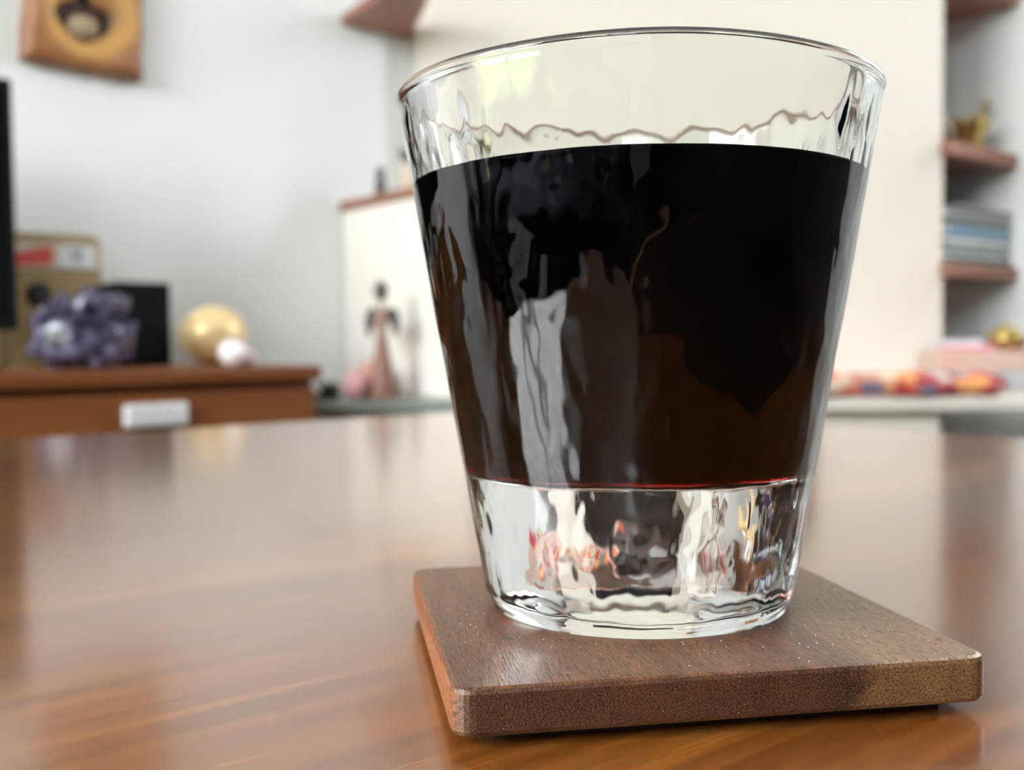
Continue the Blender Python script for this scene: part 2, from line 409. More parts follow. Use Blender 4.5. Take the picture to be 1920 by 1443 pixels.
# ------------------------------------------------------------------ coaster
CZ = TABLE_Z + .0095           # top of the coaster
CO = (0.0906, 0.1239); CA = radians(-30.52); CL = .0870; CTH = .0075
def coaster_mat():
    m = MT('walnut_coaster'); m.set(Roughness=.42, Specular_IOR_Level=.45)
    tc = m.n('ShaderNodeTexCoord'); sep = m.n('ShaderNodeSeparateXYZ'); m.l(tc.outputs['Object'], sep.inputs[0])
    def mp(scale):
        q = m.n('ShaderNodeMapping'); q.inputs['Scale'].default_value = scale; m.l(tc.outputs['Object'], q.inputs['Vector']); return q.outputs['Vector']
    a = m.noise(mp((190, 14, 190)), 1, 5, .6, .4)            # broad grain, runs front to back
    por = m.noise(mp((2600, 330, 2600)), 1, 2, .6)            # pores
    fine = m.noise(mp((1500, 60, 1500)), 1, 4, .7)
    heart = m.ramp(a, [(.28, (.095, .035, .015)), (.55, (.165, .066, .028)), (.8, (.220, .095, .042))])
    sap = m.ramp(a, [(.25, (.150, .074, .034)), (.75, (.270, .150, .072))])
    # sapwood stripe towards the right end, with a dark line where they meet
    wob = m.n('ShaderNodeMath', operation='MULTIPLY_ADD'); m.l(a, wob.inputs[0]); wob.inputs[1].default_value = .012; m.l(sep.outputs['X'], wob.inputs[2])
    edge = m.n('ShaderNodeMapRange'); m.l(wob.outputs[0], edge.inputs['Value']); edge.inputs['From Min'].default_value = .0685; edge.inputs['From Max'].default_value = .0735
    col = m.mix(heart, sap, edge.outputs['Result'])
    ln = m.n('ShaderNodeMapRange', interpolation_type='SMOOTHSTEP'); m.l(wob.outputs[0], ln.inputs['Value']); ln.inputs['From Min'].default_value = .062; ln.inputs['From Max'].default_value = .0685
    ln2 = m.n('ShaderNodeMapRange', interpolation_type='SMOOTHSTEP'); m.l(wob.outputs[0], ln2.inputs['Value']); ln2.inputs['From Min'].default_value = .0745; ln2.inputs['From Max'].default_value = .0685
    mul = m.n('ShaderNodeMath', operation='MULTIPLY'); m.l(ln.outputs['Result'], mul.inputs[0]); m.l(ln2.outputs['Result'], mul.inputs[1])
    mul2 = m.n('ShaderNodeMath', operation='MULTIPLY'); m.l(mul.outputs[0], mul2.inputs[0]); mul2.inputs[1].default_value = .55
    col = m.mix(col, (.045, .026, .018), mul2.outputs[0])
    col = m.mix(col, (.026, .015, .010), m.ramp(por, [(.50, (0, 0, 0)), (.62, (.85, .85, .85))]))
    col = m.mix(col, (.30, .17, .09), m.ramp(fine, [(.52, (0, 0, 0)), (.78, (.55, .55, .55))]))
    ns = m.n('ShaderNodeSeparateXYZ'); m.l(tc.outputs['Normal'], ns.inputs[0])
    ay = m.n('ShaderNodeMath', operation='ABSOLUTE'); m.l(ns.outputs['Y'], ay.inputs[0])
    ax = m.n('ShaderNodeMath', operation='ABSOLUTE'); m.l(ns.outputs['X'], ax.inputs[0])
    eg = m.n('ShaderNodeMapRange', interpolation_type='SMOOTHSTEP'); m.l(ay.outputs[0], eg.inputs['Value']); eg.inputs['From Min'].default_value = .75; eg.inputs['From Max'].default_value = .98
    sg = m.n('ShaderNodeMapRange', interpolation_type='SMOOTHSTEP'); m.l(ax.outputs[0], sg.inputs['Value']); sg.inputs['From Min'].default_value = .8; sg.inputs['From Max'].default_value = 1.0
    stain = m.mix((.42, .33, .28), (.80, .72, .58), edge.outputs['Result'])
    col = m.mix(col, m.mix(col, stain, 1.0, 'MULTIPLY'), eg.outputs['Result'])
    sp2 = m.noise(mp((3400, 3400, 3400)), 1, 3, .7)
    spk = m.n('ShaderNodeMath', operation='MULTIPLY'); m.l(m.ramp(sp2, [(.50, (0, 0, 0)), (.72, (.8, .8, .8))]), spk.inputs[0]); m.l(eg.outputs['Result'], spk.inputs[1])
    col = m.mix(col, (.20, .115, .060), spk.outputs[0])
    col = m.mix(col, m.mix(col, (1.75, 1.45, 1.15), 1.0, 'MULTIPLY'), sg.outputs['Result'])  # side faces brightened in the colour, as if catching window light
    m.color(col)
    add = m.n('ShaderNodeMath', operation='SUBTRACT'); m.l(fine, add.inputs[0]); m.l(por, add.inputs[1])
    m.bump(add.outputs[0], .35, .00025)
    return m.m
def rr_loop(bm, L, inset, r, z, n=6):
    pts = rounded_rect(inset, L - inset, inset, L - inset, max(r - inset * .6, .0008), n)
    return [bm.verts.new((x, y, z)) for x, y in pts]
bm = bmesh.new()
loops = []
b = .0009
for ins, z in ((b, -CTH), (b * .3, -CTH + b * .3), (0, -CTH + b), (0, -b), (b * .3, -b * .3), (b, 0)):
    loops.append(rr_loop(bm, CL, ins, .0035, z))
for A, B in zip(loops, loops[1:]):
    for i in range(len(A)): bm.faces.new((A[i], A[(i + 1) % len(A)], B[(i + 1) % len(A)], B[i]))
bm.faces.new(loops[0][::-1]); bm.faces.new(loops[-1])
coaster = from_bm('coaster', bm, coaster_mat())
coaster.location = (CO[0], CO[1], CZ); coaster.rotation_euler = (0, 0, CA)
tag(coaster, 'square dark walnut coaster with lighter right end lying on the table under the glass', 'coaster')
prism('pad', rounded_rect(.005, CL - .005, .005, CL - .005, .003, 4), -.0095, -CTH + .0001, M['pad'], coaster)

# ------------------------------------------------------------------ the glass and the coffee
GX, GY, GZ = 0.1510, 0.1437, CZ + .0001
GH = .0984; ZFLOOR = .0262; ZCOF = .0818
NT = 384
def nz(th, z, fr, fz, seed, amp):
    r = .04
    p = Vector((cos(th) * r * fr, sin(th) * r * fr, z * fz + seed))
    return amp * (noise.noise(p) + .5 * noise.noise(p * 2.1 + Vector((3.3, 1.7, seed))))
def r_out0(z):
    base = .0302 + (.0462 - .0302) * (z - .004) / (GH - .004)
    if z < .0040:                       # rounded heel
        k = 1 - z / .0040
        base -= .0018 * k ** 2.4
    return base
def fade(z, a, b): return max(0.0, min(1.0, (z - a) / (b - a)))
def r_out(th, z):
    f = fade(z, .001, .006) * fade(GH - z, .001, .010)
    return r_out0(z) + f * nz(th, z, 210, 80, 11.0, .00014) + f * nz(th, z, 75, 34, 5.0, .00020) + f * nz(th, z, 520, 190, 21.0, .000022) + f * (1 - fade(z, .022, .034)) * nz(th, z, 120, 105, 61.0, .00017)
def r_in0(z):
    th_w = .0040 + (.0022 - .0040) * fade(z, ZFLOOR, GH * .92)
    return r_out0(z) - th_w
def r_in(th, z):
    f = fade(z, ZFLOOR + .002, ZFLOOR + .008) * fade(GH - z, .0025, .012)
    return r_in0(z) + f * (nz(th, z, 150, 62, 31.0, .00034) + nz(th, z, 420, 170, 47.0, .00007))
def floor_z(r, th):                      # cup floor: gently dished and uneven
    k = r / r_in0(ZFLOOR)
    return ZFLOOR - .0010 * (1 - k * k) + .00025 * noise.noise(Vector((cos(th) * k * 3, sin(th) * k * 3, 2.2)))
def in_profile(zstop):
    """list of (kind, value) rows going down the inner wall from zstop to the floor centre, with a rounded corner"""
    rows = []
    n = max(4, int((zstop - (ZFLOOR + .0035)) / .00055))
    for i in range(n + 1): rows.append(('w', zstop + (ZFLOOR + .0035 - zstop) * i / n))
    for i in range(1, 8): rows.append(('c', i / 8))
    for i in range(0, 15): rows.append(('f', 1 - i / 15))
    return rows
RC = .0035
def in_point(row, th):
    k, v = row
    if k == 'w': r, z = r_in(th, v), v
    elif k == 'c':
        a = v * pi / 2; rw = r_in0(ZFLOOR + RC)
        r = rw - RC * (1 - cos(a)) ; z = floor_z(rw - RC, th) + RC - RC * sin(a)
    else:
        r = (r_in0(ZFLOOR + RC) - RC) * v; z = floor_z(r, th)
    return r, z
TH = [2 * pi * i / NT for i in range(NT)]
def ring_mesh(name, rows, cap_first=None, cap_last=None):
    """rows: list of functions th -> (r, z); quads between consecutive rows"""
    verts, faces = [], []
    for fn in rows:
        for th in TH:
            r, z = fn(th); verts.append((r * cos(th), r * sin(th), z))
    for a in range(len(rows) - 1):
        for i in range(NT):
            j = (i + 1) % NT
            faces.append((a * NT + i, a * NT + j, (a + 1) * NT + j, (a + 1) * NT + i))
    if cap_first is not None:
        c = len(verts); verts.append((0, 0, cap_first))
        for i in range(NT): faces.append((c, (i + 1) % NT, i))
    if cap_last is not None:
        c = len(verts); o = (len(rows) - 1) * NT; verts.append((0, 0, cap_last))
        for i in range(NT): faces.append((c, o + i, o + (i + 1) % NT))
    me = bpy.data.meshes.new(name); me.from_pydata(verts, [], faces); me.update()
    return me
rows = []
# underside: shallow recess, then the contact ring, heel, outer wall
for i in range(1, 13):
    k = i / 13
    rows.append(lambda th, k=k: (.0262 * k, .0013 * (1 - k ** 3) + .00022 * noise.noise(Vector((cos(th) * k * 4, sin(th) * k * 4, 8.8))) * min(1, (1 - k) * 4)))
rows.append(lambda th: (.0270, .00005)); rows.append(lambda th: (.0284, 0.0))
zz = .0003
while zz < GH - .0022:
    rows.append(lambda th, z=zz: (r_out(th, z), z)); zz += .00035 if zz < .004 else .00055
# rim lip, slightly uneven height
def lip(th): return .00018 * sin(2 * th + .6) + .00012 * sin(5 * th)
RL = .00125
for i in range(0, 13):
    a = pi * i / 12
    rows.append(lambda th, a=a: (r_out0(GH) - RL + RL * cos(a) * 1.02, GH - RL * 1.15 + RL * 1.15 * sin(a) + lip(th)))
zz = GH - .0022
nn = int((GH - .0022 - ZCOF) / .00055)
for i in range(nn + 1):
    z = GH - .0022 + (ZCOF - GH + .0022) * i / nn
    rows.append(lambda th, z=z: (r_in(th, z), z))
gme = ring_mesh('glass', rows, cap_first=.0013)
def glass_mat(name, ior, absorb=False):
    m = bpy.data.materials.new(name); m.use_nodes = True; t = m.node_tree
    t.nodes.remove(t.nodes['Principled BSDF'])
    g = t.nodes.new('ShaderNodeBsdfGlass'); g.inputs['IOR'].default_value = ior; g.inputs['Roughness'].default_value = 0.0
    g.inputs['Color'].default_value = (1, 1, 1, 1) if absorb else (.985, .99, .985, 1)
    t.links.new(g.outputs[0], t.nodes['Material Output'].inputs['Surface'])
    if absorb:
        v = t.nodes.new('ShaderNodeVolumeAbsorption'); v.inputs['Color'].default_value = (.795, .06, .01, 1); v.inputs['Density'].default_value = 900
        t.links.new(v.outputs[0], t.nodes['Material Output'].inputs['Volume'])
    return m
glass = link('whisky_tumbler', gme, glass_mat('clear_hammered_glass', 1.52), None, True)
glass.location = (GX, GY, GZ)
tag(glass, 'clear thick-bottomed tumbler of rippled glass standing on the wooden coaster', 'glass')
# coffee: wetted wall and floor, then the flat top with a small meniscus
crow = []
for k in range(1, 15):
    crow.append(lambda th, k=k: (r_in0(ZCOF) * .95 * k / 14.5, ZCOF - .0007))
for k in range(1, 7):
    u = k / 6
    crow.append(lambda th, u=u: ((r_in0(ZCOF) * .95 * 14 / 14.5) * (1 - u) + r_in(th, ZCOF) * u, ZCOF - .0007 * (1 - u ** 3)))
ntop = len(crow)
for row in in_profile(ZCOF)[1:]:
    crow.append(lambda th, row=row: in_point(row, th))
cme = ring_mesh('coffee', crow, cap_first=ZCOF - .0007, cap_last=floor_z(0, 0))
coffee = link('black_coffee', cme, [glass_mat('coffee_surface', 1.335, True), glass_mat('coffee_against_glass', 1.335 / 1.52, True)], None, True)
bm = bmesh.new(); bm.from_mesh(cme); bmesh.ops.recalc_face_normals(bm, faces=bm.faces); bm.to_mesh(cme); bm.free()
bm = bmesh.new(); bm.from_mesh(gme); bm.to_mesh(gme); bm.free()
for p in cme.polygons:
    p.material_index = 0 if (max(p.vertices) < ntop * NT or (len(p.vertices) == 3 and p.center.z > .06)) else 1
coffee.location = (GX, GY, GZ)
tag(coffee, 'dark black coffee filling the glass tumbler to near the rim', 'coffee')
# make sure the outer wall of the glass faces outwards
q = gme.polygons[NT * 60]
if q.normal.dot(Vector((q.center.x, q.center.y, 0))) < 0: gme.flip_normals()

# dust specks on the coaster
bm = bmesh.new()
ca, sa = cos(CA), sin(CA)
def spec(x, y, z, s):
    mtx = Matrix.Translation((x, y, z)) @ Matrix.Rotation(random.uniform(0, 6), 4, 'Z') @ Matrix.Diagonal((s, s * random.uniform(.4, 1), s * .6, 1))
    bmesh.ops.create_icosphere(bm, subdivisions=1, radius=1.0, matrix=mtx)
cnt = 0
while cnt < 150:
    u, v = random.uniform(.003, CL - .003), random.uniform(.002, CL * .55)
    x, y = CO[0] + u * ca - v * sa, CO[1] + u * sa + v * ca
    if (x - GX) ** 2 + (y - GY) ** 2 < .0300 ** 2: continue
    spec(x, y, CZ + .00003, random.choice((.00005, .00007, .00009, .00013))); cnt += 1
for k in range(55):
    u, z = random.uniform(.004, CL - .004), random.uniform(-CTH + .001, -.001)
    spec(CO[0] + u * ca, CO[1] + u * sa, CZ + z, random.choice((.00004, .00006, .00008)))
dust = from_bm('dust', bm, M['dust']); dust['kind'] = 'stuff'; dust['label'] = 'tiny pale dust specks scattered over the coaster'; dust['category'] = 'dust'

# ------------------------------------------------------------------ cabinet and what stands on it
KZ = .481
cab = thing('television_cabinet', 'low reddish wooden cabinet with metal-handled drawer against the white wall', 'cabinet', (.2, 1.73, 0))
def cb(name, x0, x1, y0, y1, z0, z1, mat=None, parent=cab, bev=.002):
    o = box(name, x0 - .2, x1 - .2, y0 - 1.73, y1 - 1.73, z0, z1, mat or M['cherry'], parent, bev); return o
cb('top', -.47, .850, 1.504, 1.97, KZ - .023, KZ, bev=.004)
cb('carcass', -.46, .842, 1.524, 1.965, .06, KZ - .0235)
cb('plinth', -.43, .82, 1.56, 1.95, 0, .0595, M['black'])
dxs = [(-.455, .195), (.200, .838)]
for a, c in dxs:
    d = cb('drawer', a, c, 1.506, 1.5235, .300, KZ - .036)
    mx = (a + c) / 2
    if a > 0: mx = .574
    h = cb('handle', mx - .046, mx + .046, 1.488, 1.505, .399, .432, M['metal'], d, .005)
    d2 = cb('drawer', a, c, 1.506, 1.5235, .075, .295)
    cb('handle', mx - .046, mx + .046, 1.488, 1.505, .170, .203, M['metal'], d2, .005)

tv = thing('television', 'black flat television cut off by the left edge of the picture', 'television', (-.05, 1.74, KZ))
box('screen', -.485, .490, -.018, -.016, .075, .430, M['screen'], tv)
box('casing', -.497, .502, -.0155, .020, .061, .442, M['black'], tv, .004)
box('stand_neck', -.04, .04, .0205, .035, .010, .20, M['black'], tv, .003)
box('stand_base', -.20, .20, -.09, .11, 0, .0095, M['black'], tv, .003)

rad = thing('box_radio', 'tan upright box with a red and ivory panel above a dark round hole', 'box', (.548, 1.85, KZ))
bm = bmesh.new(); pts = [(-.075, 0)] + [(.071, 0)] + [(.071 - .016 + .016 * cos(a * pi / 16), .224 - .016 + .016 * sin(a * pi / 16)) for a in range(0, 9)] + [(-.075 + .016 + .016 * cos(a * pi / 16), .224 - .016 + .016 * sin(a * pi / 16)) for a in range(8, 17)]
A = [bm.verts.new((x, 0, z)) for x, z in pts]; B = [bm.verts.new((x, .09, z)) for x, z in pts]
bm.faces.new(A); bm.faces.new(B[::-1])
for i in range(len(pts)): bm.faces.new((A[i], A[(i + 1) % len(pts)], B[(i + 1) % len(pts)], B[i]))
from_bm('body', bm, M['tan'], rad)
box('rim', -.074, .070, -.004, -.0003, .209, .216, M['tan_pale'], rad, .001)
pn = box('panel', -.069, .066, -.003, -.0003, .165, .208, M['ivory'], rad, .001)
bm = bmesh.new(); pz = [(-.068, .168), (-.008, .172), (-.008, .203), (-.030, .200), (-.068, .190)]
A = [bm.verts.new((x, -.0040, z)) for x, z in pz]; B = [bm.verts.new((x, -.0031, z)) for x, z in pz]
bm.faces.new(A); bm.faces.new(B[::-1])
for i in range(5): bm.faces.new((A[i], A[(i + 1) % 5], B[(i + 1) % 5], B[i]))
from_bm('red_print', bm, M['red'], pn)
cd = box('card', .002, .058, -.0050, -.0031, .170, .206, M['white_paper'], rad, .0008)
for k in range(6):
    zc = .178 + .004 * k; wv = .006 + .006 * random.random()
    box('print_line', .030 - wv, .030 + wv, -.0054, -.0051, zc, zc + .0022, M['ink'], cd)
lathe_hole = lathe('round_hole', [(0, 0), (.019, 0), (.0205, .0015), (.019, .003), (0, .003)], M['dark_hole'], rad, 24)
lathe_hole.rotation_euler = (radians(90), 0, 0); lathe_hole.location = (-.032, -.0003, .122)

# amethyst cluster
am = thing('amethyst_cluster', 'purple amethyst crystal cluster in front of the tan box', 'crystal', (.527, 1.655, KZ))
def amethyst_mat():
    m = MT('amethyst'); m.set(Roughness=.10, Specular_IOR_Level=.7, Transmission_Weight=.25, IOR=1.54)
    f = m.noise(m.coords(), 38, 3)
    m.color(m.ramp(f, [(.32, (.040, .030, .070)), (.55, (.110, .092, .175)), (.75, (.34, .33, .46))]))
    return m.m
AM = amethyst_mat()
def crystal_mesh(L, r):
    vs = []; fs = []
    for z, q in ((0, r * .9), (L * .55, r)):
        for k in range(6): vs.append((q * cos(k * pi / 3), q * sin(k * pi / 3), z))
    vs.append((0, 0, L))
    for k in range(6):
        j = (k + 1) % 6; fs.append((k, j, 6 + j, 6 + k)); fs.append((6 + k, 6 + j, 12))
    fs.append((5, 4, 3, 2, 1, 0))
    me = bpy.data.meshes.new('crystal'); me.from_pydata(vs, [], fs); me.update(); me.materials.append(AM); return me
cms = [crystal_mesh(.034, .011), crystal_mesh(.026, .009), crystal_mesh(.042, .013)]
blob('matrix', (0, .005, .045), (.070, .046, .058), AM, am, 3, .35, 22, 3.1, 0.0)
for k in range(95):
    th = random.uniform(0, 2 * pi); ph = random.uniform(-.75, 1.25)
    d = Vector((cos(th) * cos(ph), sin(th) * cos(ph), sin(ph)))
    if d.y > .55: continue
    base = Vector((d.x * .060, .005 + d.y * .038, max(.012, .048 + d.z * .052)))
    o = bpy.data.objects.new('crystal', random.choice(cms)); COL.objects.link(o); o.parent = am
    dd = (d + Vector((random.uniform(-.4, .4), random.uniform(-.4, .4), random.uniform(-.1, .4)))).normalized()
    dd.z = max(dd.z, -.05)
    o.location = base; o.rotation_euler = dd.to_track_quat('Z', 'Y').to_euler(); s = random.uniform(.6, 1.05); o.scale = (s, s, s)

sp = thing('speaker', 'small black box loudspeaker between the amethyst and the gold globe', 'speaker', (.658, 1.76, KZ))
box('cabinet_body', -.047, .047, 0, .10, 0.001, .142, M['black'], sp, .003)
box('grille', -.043, .043, -.006, -.0003, .006, .137, plain('black_grille_cloth', (.006, .007, .008), .95, Specular_IOR_Level=.1), sp, .003)

gl = tag(lathe('golden_globe', [(0, 0)] + [(.057 * sin(a * pi / 20), .052 - .052 * cos(a * pi / 20)) for a in range(1, 20)] + [(0, .104)], M['gold'], None, 40, (0, 0, 0), (40, .06)), 'round gold foil globe on the cabinet right of the black loudspeaker', 'ornament')
gl.location = (.775, 1.75, KZ)
pl = thing('pearl_ball', 'small shiny white and pink ball in front of the gold globe', 'ornament', (.752, 1.62, KZ))
lathe('ball', [(0, 0)] + [(.024 * sin(a * pi / 16), .022 - .022 * cos(a * pi / 16)) for a in range(1, 16)] + [(0, .044)], M['pearl'], pl, 32)
blob('pink_side', (.028, .012, .013), (.017, .014, .0132), M['pearl_pink'], pl, 3, .2, 20, 5, 0.0)

# ------------------------------------------------------------------ wooden carving on the wall
cv = thing('wooden_carving', 'brown live-edge wood wall carving with a dark hollow and pale knob', 'carving', (.640, 1.998, 1.018))
def carving_mat():
    m = MT('carved_wood'); m.set(Roughness=.45)
    tc = m.n('ShaderNodeTexCoord'); mp = m.n('ShaderNodeMapping'); m.l(tc.outputs['Object'], mp.inputs['Vector'])
    mp.inputs['Location'].default_value = (-.012, 0, -.095); mp.inputs['Scale'].default_value = (1, 0, .92)
    ln = m.n('ShaderNodeVectorMath', operation='LENGTH'); m.l(mp.outputs['Vector'], ln.inputs[0])
    nzv = m.noise(m.coords((1, 1, 1)), 14, 3); ad = m.n('ShaderNodeMath', operation='MULTIPLY_ADD'); m.l(nzv, ad.inputs[0]); ad.inputs[1].default_value = .035; m.l(ln.outputs['Value'], ad.inputs[2])
    g = m.noise(m.coords((10, 10, 120)), 1, 4)
    c = m.ramp(ad.outputs[0], [(.055, (.30, .15, .05)), (.072, (.52, .27, .085)), (.090, (.54, .29, .09)), (.108, (.34, .145, .055)), (.14, (.28, .11, .042))])
    m.color(m.mix(c, (.16, .06, .02), m.ramp(g, [(.55, (0, 0, 0)), (.8, (.35, .35, .35))])))
    return m.m
# board with an irregular outline and a carved hollow (height field over x,z)
bm = bmesh.new(); NXc, NZc = 56, 76; HZ = .30
def hollow(x, z):
    """1 inside the hollow: a wide lobe pair narrowing to a neck that runs up"""
    zc = z - .083
    lobe = (x / .052) ** 2 + ((zc + .004 - .25 * abs(x)) / .036) ** 2
    neck = .009 + max(0, .03 - (z - .105)) * .5
    inn = max(0.0, min(1.0, (1.0 - lobe) * 6))
    if z > .100: inn = max(inn, max(0.0, min(1.0, (neck - abs(x)) / .005)))
    return inn
grid = []
for j in range(NZc + 1):
    z = HZ * j / NZc; row = []
    for i in range(NXc + 1):
        u = i / NXc * 2 - 1
        hw_ = .103 + .006 * noise.noise(Vector((z * 14, (1 if u > 0 else 0) * 9, 1.0))) + (.006 if u < 0 else 0) * cos(z * 20)
        x = u * hw_ + .004
        zz_ = z + (.006 * noise.noise(Vector((u * 2.2, 3, 3))) - .004 * u) * (1 - z / HZ)
        e = min(1 - abs(u), j / NZc * 2.5, 1)
        y = -.040 + .012 * (1 - min(1, e * 6)) ** 2 + .024 * hollow(x, zz_) + .004 * noise.noise(Vector((x * 30, z * 30, 0)))
        row.append(bm.verts.new((x, y, zz_)))
    grid.append(row)
for j in range(NZc):
    for i in range(NXc): bm.faces.new((grid[j][i], grid[j][i + 1], grid[j + 1][i + 1], grid[j + 1][i]))
rimv = [grid[0][i] for i in range(NXc + 1)] + [grid[j][NXc] for j in range(1, NZc + 1)] + [grid[NZc][i] for i in range(NXc - 1, -1, -1)] + [grid[j][0] for j in range(NZc - 1, 0, -1)]
bk = [bm.verts.new((v.co.x, 0, v.co.z)) for v in rimv]
for i in range(len(rimv)): bm.faces.new((rimv[i], bk[i], bk[(i + 1) % len(rimv)], rimv[(i + 1) % len(rimv)]))
bm.faces.new(bk)
from_bm('board', bm, carving_mat(), cv, True)
# dark lining of the hollow, and the knob inside it
bm = bmesh.new(); grid = {}
for j in range(50):
    for i in range(49):
        x = (i - 24) * .0024; z = .045 + j * .005 if j > 30 else .045 + j * .0024
        z = .045 + j * .0030
        if hollow(x, z) > .25: grid[i, j] = bm.verts.new((x, -.0185 - .018 * (1 - min(1, hollow(x, z) * 1.0)) - .0035, z))
for (i, j), v in list(grid.items()):
    q = [(i, j), (i + 1, j), (i + 1, j + 1), (i, j + 1)]
    if all(k in grid for k in q): bm.faces.new([grid[k] for k in q])
for v in [v for v in bm.verts if not v.link_faces]: bm.verts.remove(v)
r = bmesh.ops.extrude_face_region(bm, geom=list(bm.faces))
for v in [g_ for g_ in r['geom'] if isinstance(g_, bmesh.types.BMVert)]: v.co.y += .004
from_bm('hollow', bm, plain('dark_heartwood', (.045, .018, .010), .5), cv, True)
blob('knob', (.0, -.026, .074), (.028, .016, .021), plain('pale_knot_wood', (.34, .25, .16), .5), cv, 3, .15, 20, 1.0)

# ------------------------------------------------------------------ ornaments around the hearth
SZ = .4102
fg = thing('angel_figure', 'slender winged figure with dark head and flared skirt on the hearth slab', 'figurine', (1.094, 1.706, SZ), radians(-45))
lathe('skirt', [(.028, 0), (.029, .004), (.024, .03), (.018, .065), (.012, .10), (.0085, .125), (0, .126)], M['fig_skirt'], fg, 24)
lathe('torso', [(.0083, .1262), (.0095, .135), (.0125, .150), (.0135, .163), (.009, .172), (.004, .176), (.0035, .186), (0, .187)], M['fig_body'], fg, 24)
lathe('head', [(0, .187), (.008, .189), (.0135, .198), (.0145, .208), (.012, .218), (.006, .224), (0, .225)], M['fig_head'], fg, 24)
for s in (-1, 1):
    bm = bmesh.new(); wp = [(.010, .172), (.022, .176), (.031, .166), (.034, .148), (.032, .128), (.026, .116), (.021, .124), (.018, .140), (.012, .150)]
    A = [bm.verts.new((s * x, .004, z)) for x, z in wp]; B = [bm.verts.new((s * x, .012, z)) for x, z in wp]
    bm.faces.new(A); bm.faces.new(B[::-1])
    for i in range(len(wp)): bm.faces.new((A[i], A[(i + 1) % len(wp)], B[(i + 1) % len(wp)], B[i]))
    bmesh.ops.bevel(bm, geom=list(bm.edges), offset=.0015, segments=2, affect='EDGES')
    from_bm('wing', bm, M['dark_fig'], fg)
tag(blob('rose_stone', (1.046, 1.725, SZ + .027), (.026, .024, .029), M['rose'], None, 3, .25, 22, 7.0, SZ), 'rounded pink rose stone left of the winged figure', 'stone')
tag(blob('salmon_stone', (1.112, 1.772, SZ + .034), (.034, .022, .036), M['salmon'], None, 3, .3, 20, 9.0, SZ), 'salmon coloured rough stone behind the pink stone and the winged figure', 'stone')
pp = thing('small_plant', 'small dark green plant in a black dish beside the cabinet end', 'plant', (1.008, 1.765, SZ))
lathe('dish', [(.020, 0), (.026, .010), (.0265, .013), (.022, .013), (0, .012)], M['black'], pp, 24)
for k in range(26):
    a = random.uniform(0, 6.28); rr = random.uniform(.004, .02); bm = bmesh.new()
    p0 = Vector((rr * .5 * cos(a), rr * .5 * sin(a), .012)); p1 = Vector((rr * 1.5 * cos(a), rr * 1.5 * sin(a), .012 + random.uniform(.012, .026)))
    tube_bm(bm, [p0, p0.lerp(p1, .5) + Vector((0, 0, .003)), p1], [.0022, .0045, .0005], 6)
    from_bm('leaf', bm, M['dark_green'], pp, True)
tag(blob('pale_stone', (1.155, 1.530, SZ + .024), (.020, .018, .028), M['pale_stone'], None, 3, .2, 20, 4.0, SZ), 'pale grey upright stone on the hearth close to the glass edge', 'stone')
MZ = .8232
tag(lathe('dark_bust', [(.016, 0), (.017, .004), (.010, .02), (.012, .034), (.007, .044), (.010, .054), (.008, .064), (0, .068)], M['dark_fig'], None, 20), 'tiny dark bust on the wooden cap of the low wall', 'figurine').location = (1.225, 1.905, MZ)
pt = thing('planter', 'cream pot with mossy green plant on the wooden wall cap', 'plant', (1.250, 1.815, MZ))
lathe('pot', [(.026, 0), (.030, .012), (.033, .055), (.033, .062), (.029, .062), (.028, .05), (0, .05)], M['cream_pot'], pt, 28)
for k in range(40):
    a = random.uniform(0, 6.28); rr = random.uniform(.006, .026); bm = bmesh.new()
    p0 = Vector((rr * .6 * cos(a), rr * .6 * sin(a), .050)); p1 = Vector((rr * 1.35 * cos(a), rr * 1.35 * sin(a), .060 + random.uniform(.018, .042)))
    tube_bm(bm, [p0, p0.lerp(p1, .5) + Vector((0, 0, .005)), p1], [.003, .006, .0006], 6)
    from_bm('leaf', bm, M['moss'], pt, True)

# ------------------------------------------------------------------ patterned cloth roll on the bench
def cloth_mat():
    m = MT('patterned_cloth'); m.set(Roughness=.9, Sheen_Weight=.2)
    v = m.coords((1, 1, 1)); w = m.n('ShaderNodeTexNoise'); w.inputs['Scale'].default_value = 22; m.l(v, w.inputs['Vector'])
    ad = m.n('ShaderNodeVectorMath', operation='MULTIPLY_ADD'); m.l(w.outputs['Color'], ad.inputs[0]); ad.inputs[1].default_value = (.045, .045, .045); m.l(v, ad.inputs[2])
    vo = m.n('ShaderNodeTexVoronoi'); vo.inputs['Scale'].default_value = 26; m.l(ad.outputs[0], vo.inputs['Vector'])
    sp_ = m.n('ShaderNodeSeparateColor'); m.l(vo.outputs['Color'], sp_.inputs[0])
    c = m.ramp(sp_.outputs[0], [(0, (.42, .03, .04)), (.22, (.62, .11, .05)), (.38, (.72, .30, .10)), (.50, (.45, .20, .16)), (.60, (.09, .06, .14)), (.74, (.42, .03, .05)), (.86, (.10, .08, .16)), (.95, (.66, .52, .40))])
    m.t.nodes[-1].color_ramp.interpolation = 'EASE'
    m.color(c); return m.m
ux, uy = .7071, -.7071
bm = bmesh.new(); NS, NR = 120, 28; rings = []
P0 = Vector((1.492, 1.267, 0)); LEN = .545
for i in range(NS + 1):
    s = i / NS; rings.append([])
    for k in range(NR):
        a = 2 * pi * k / NR
        bulge = 1 + .16 * sin(s * 19 + 1) + .25 * noise.noise(Vector((s * 14, cos(a) * 1.2, sin(a) * 1.2)))
        endk = min(1, s * 14, (1 - s) * 14) ** .5 if 0 < s < 1 else .25
        ry, rz = .046 * bulge * endk, .0250 * bulge * endk
        yy, zz2 = ry * cos(a), rz * sin(a)
        zz2 = max(zz2, -.0192)
        rings[-1].append(bm.verts.new((P0.x + ux * LEN * s + .7071 * yy, P0.y + uy * LEN * s + .7071 * yy, SZ + .0195 + zz2)))
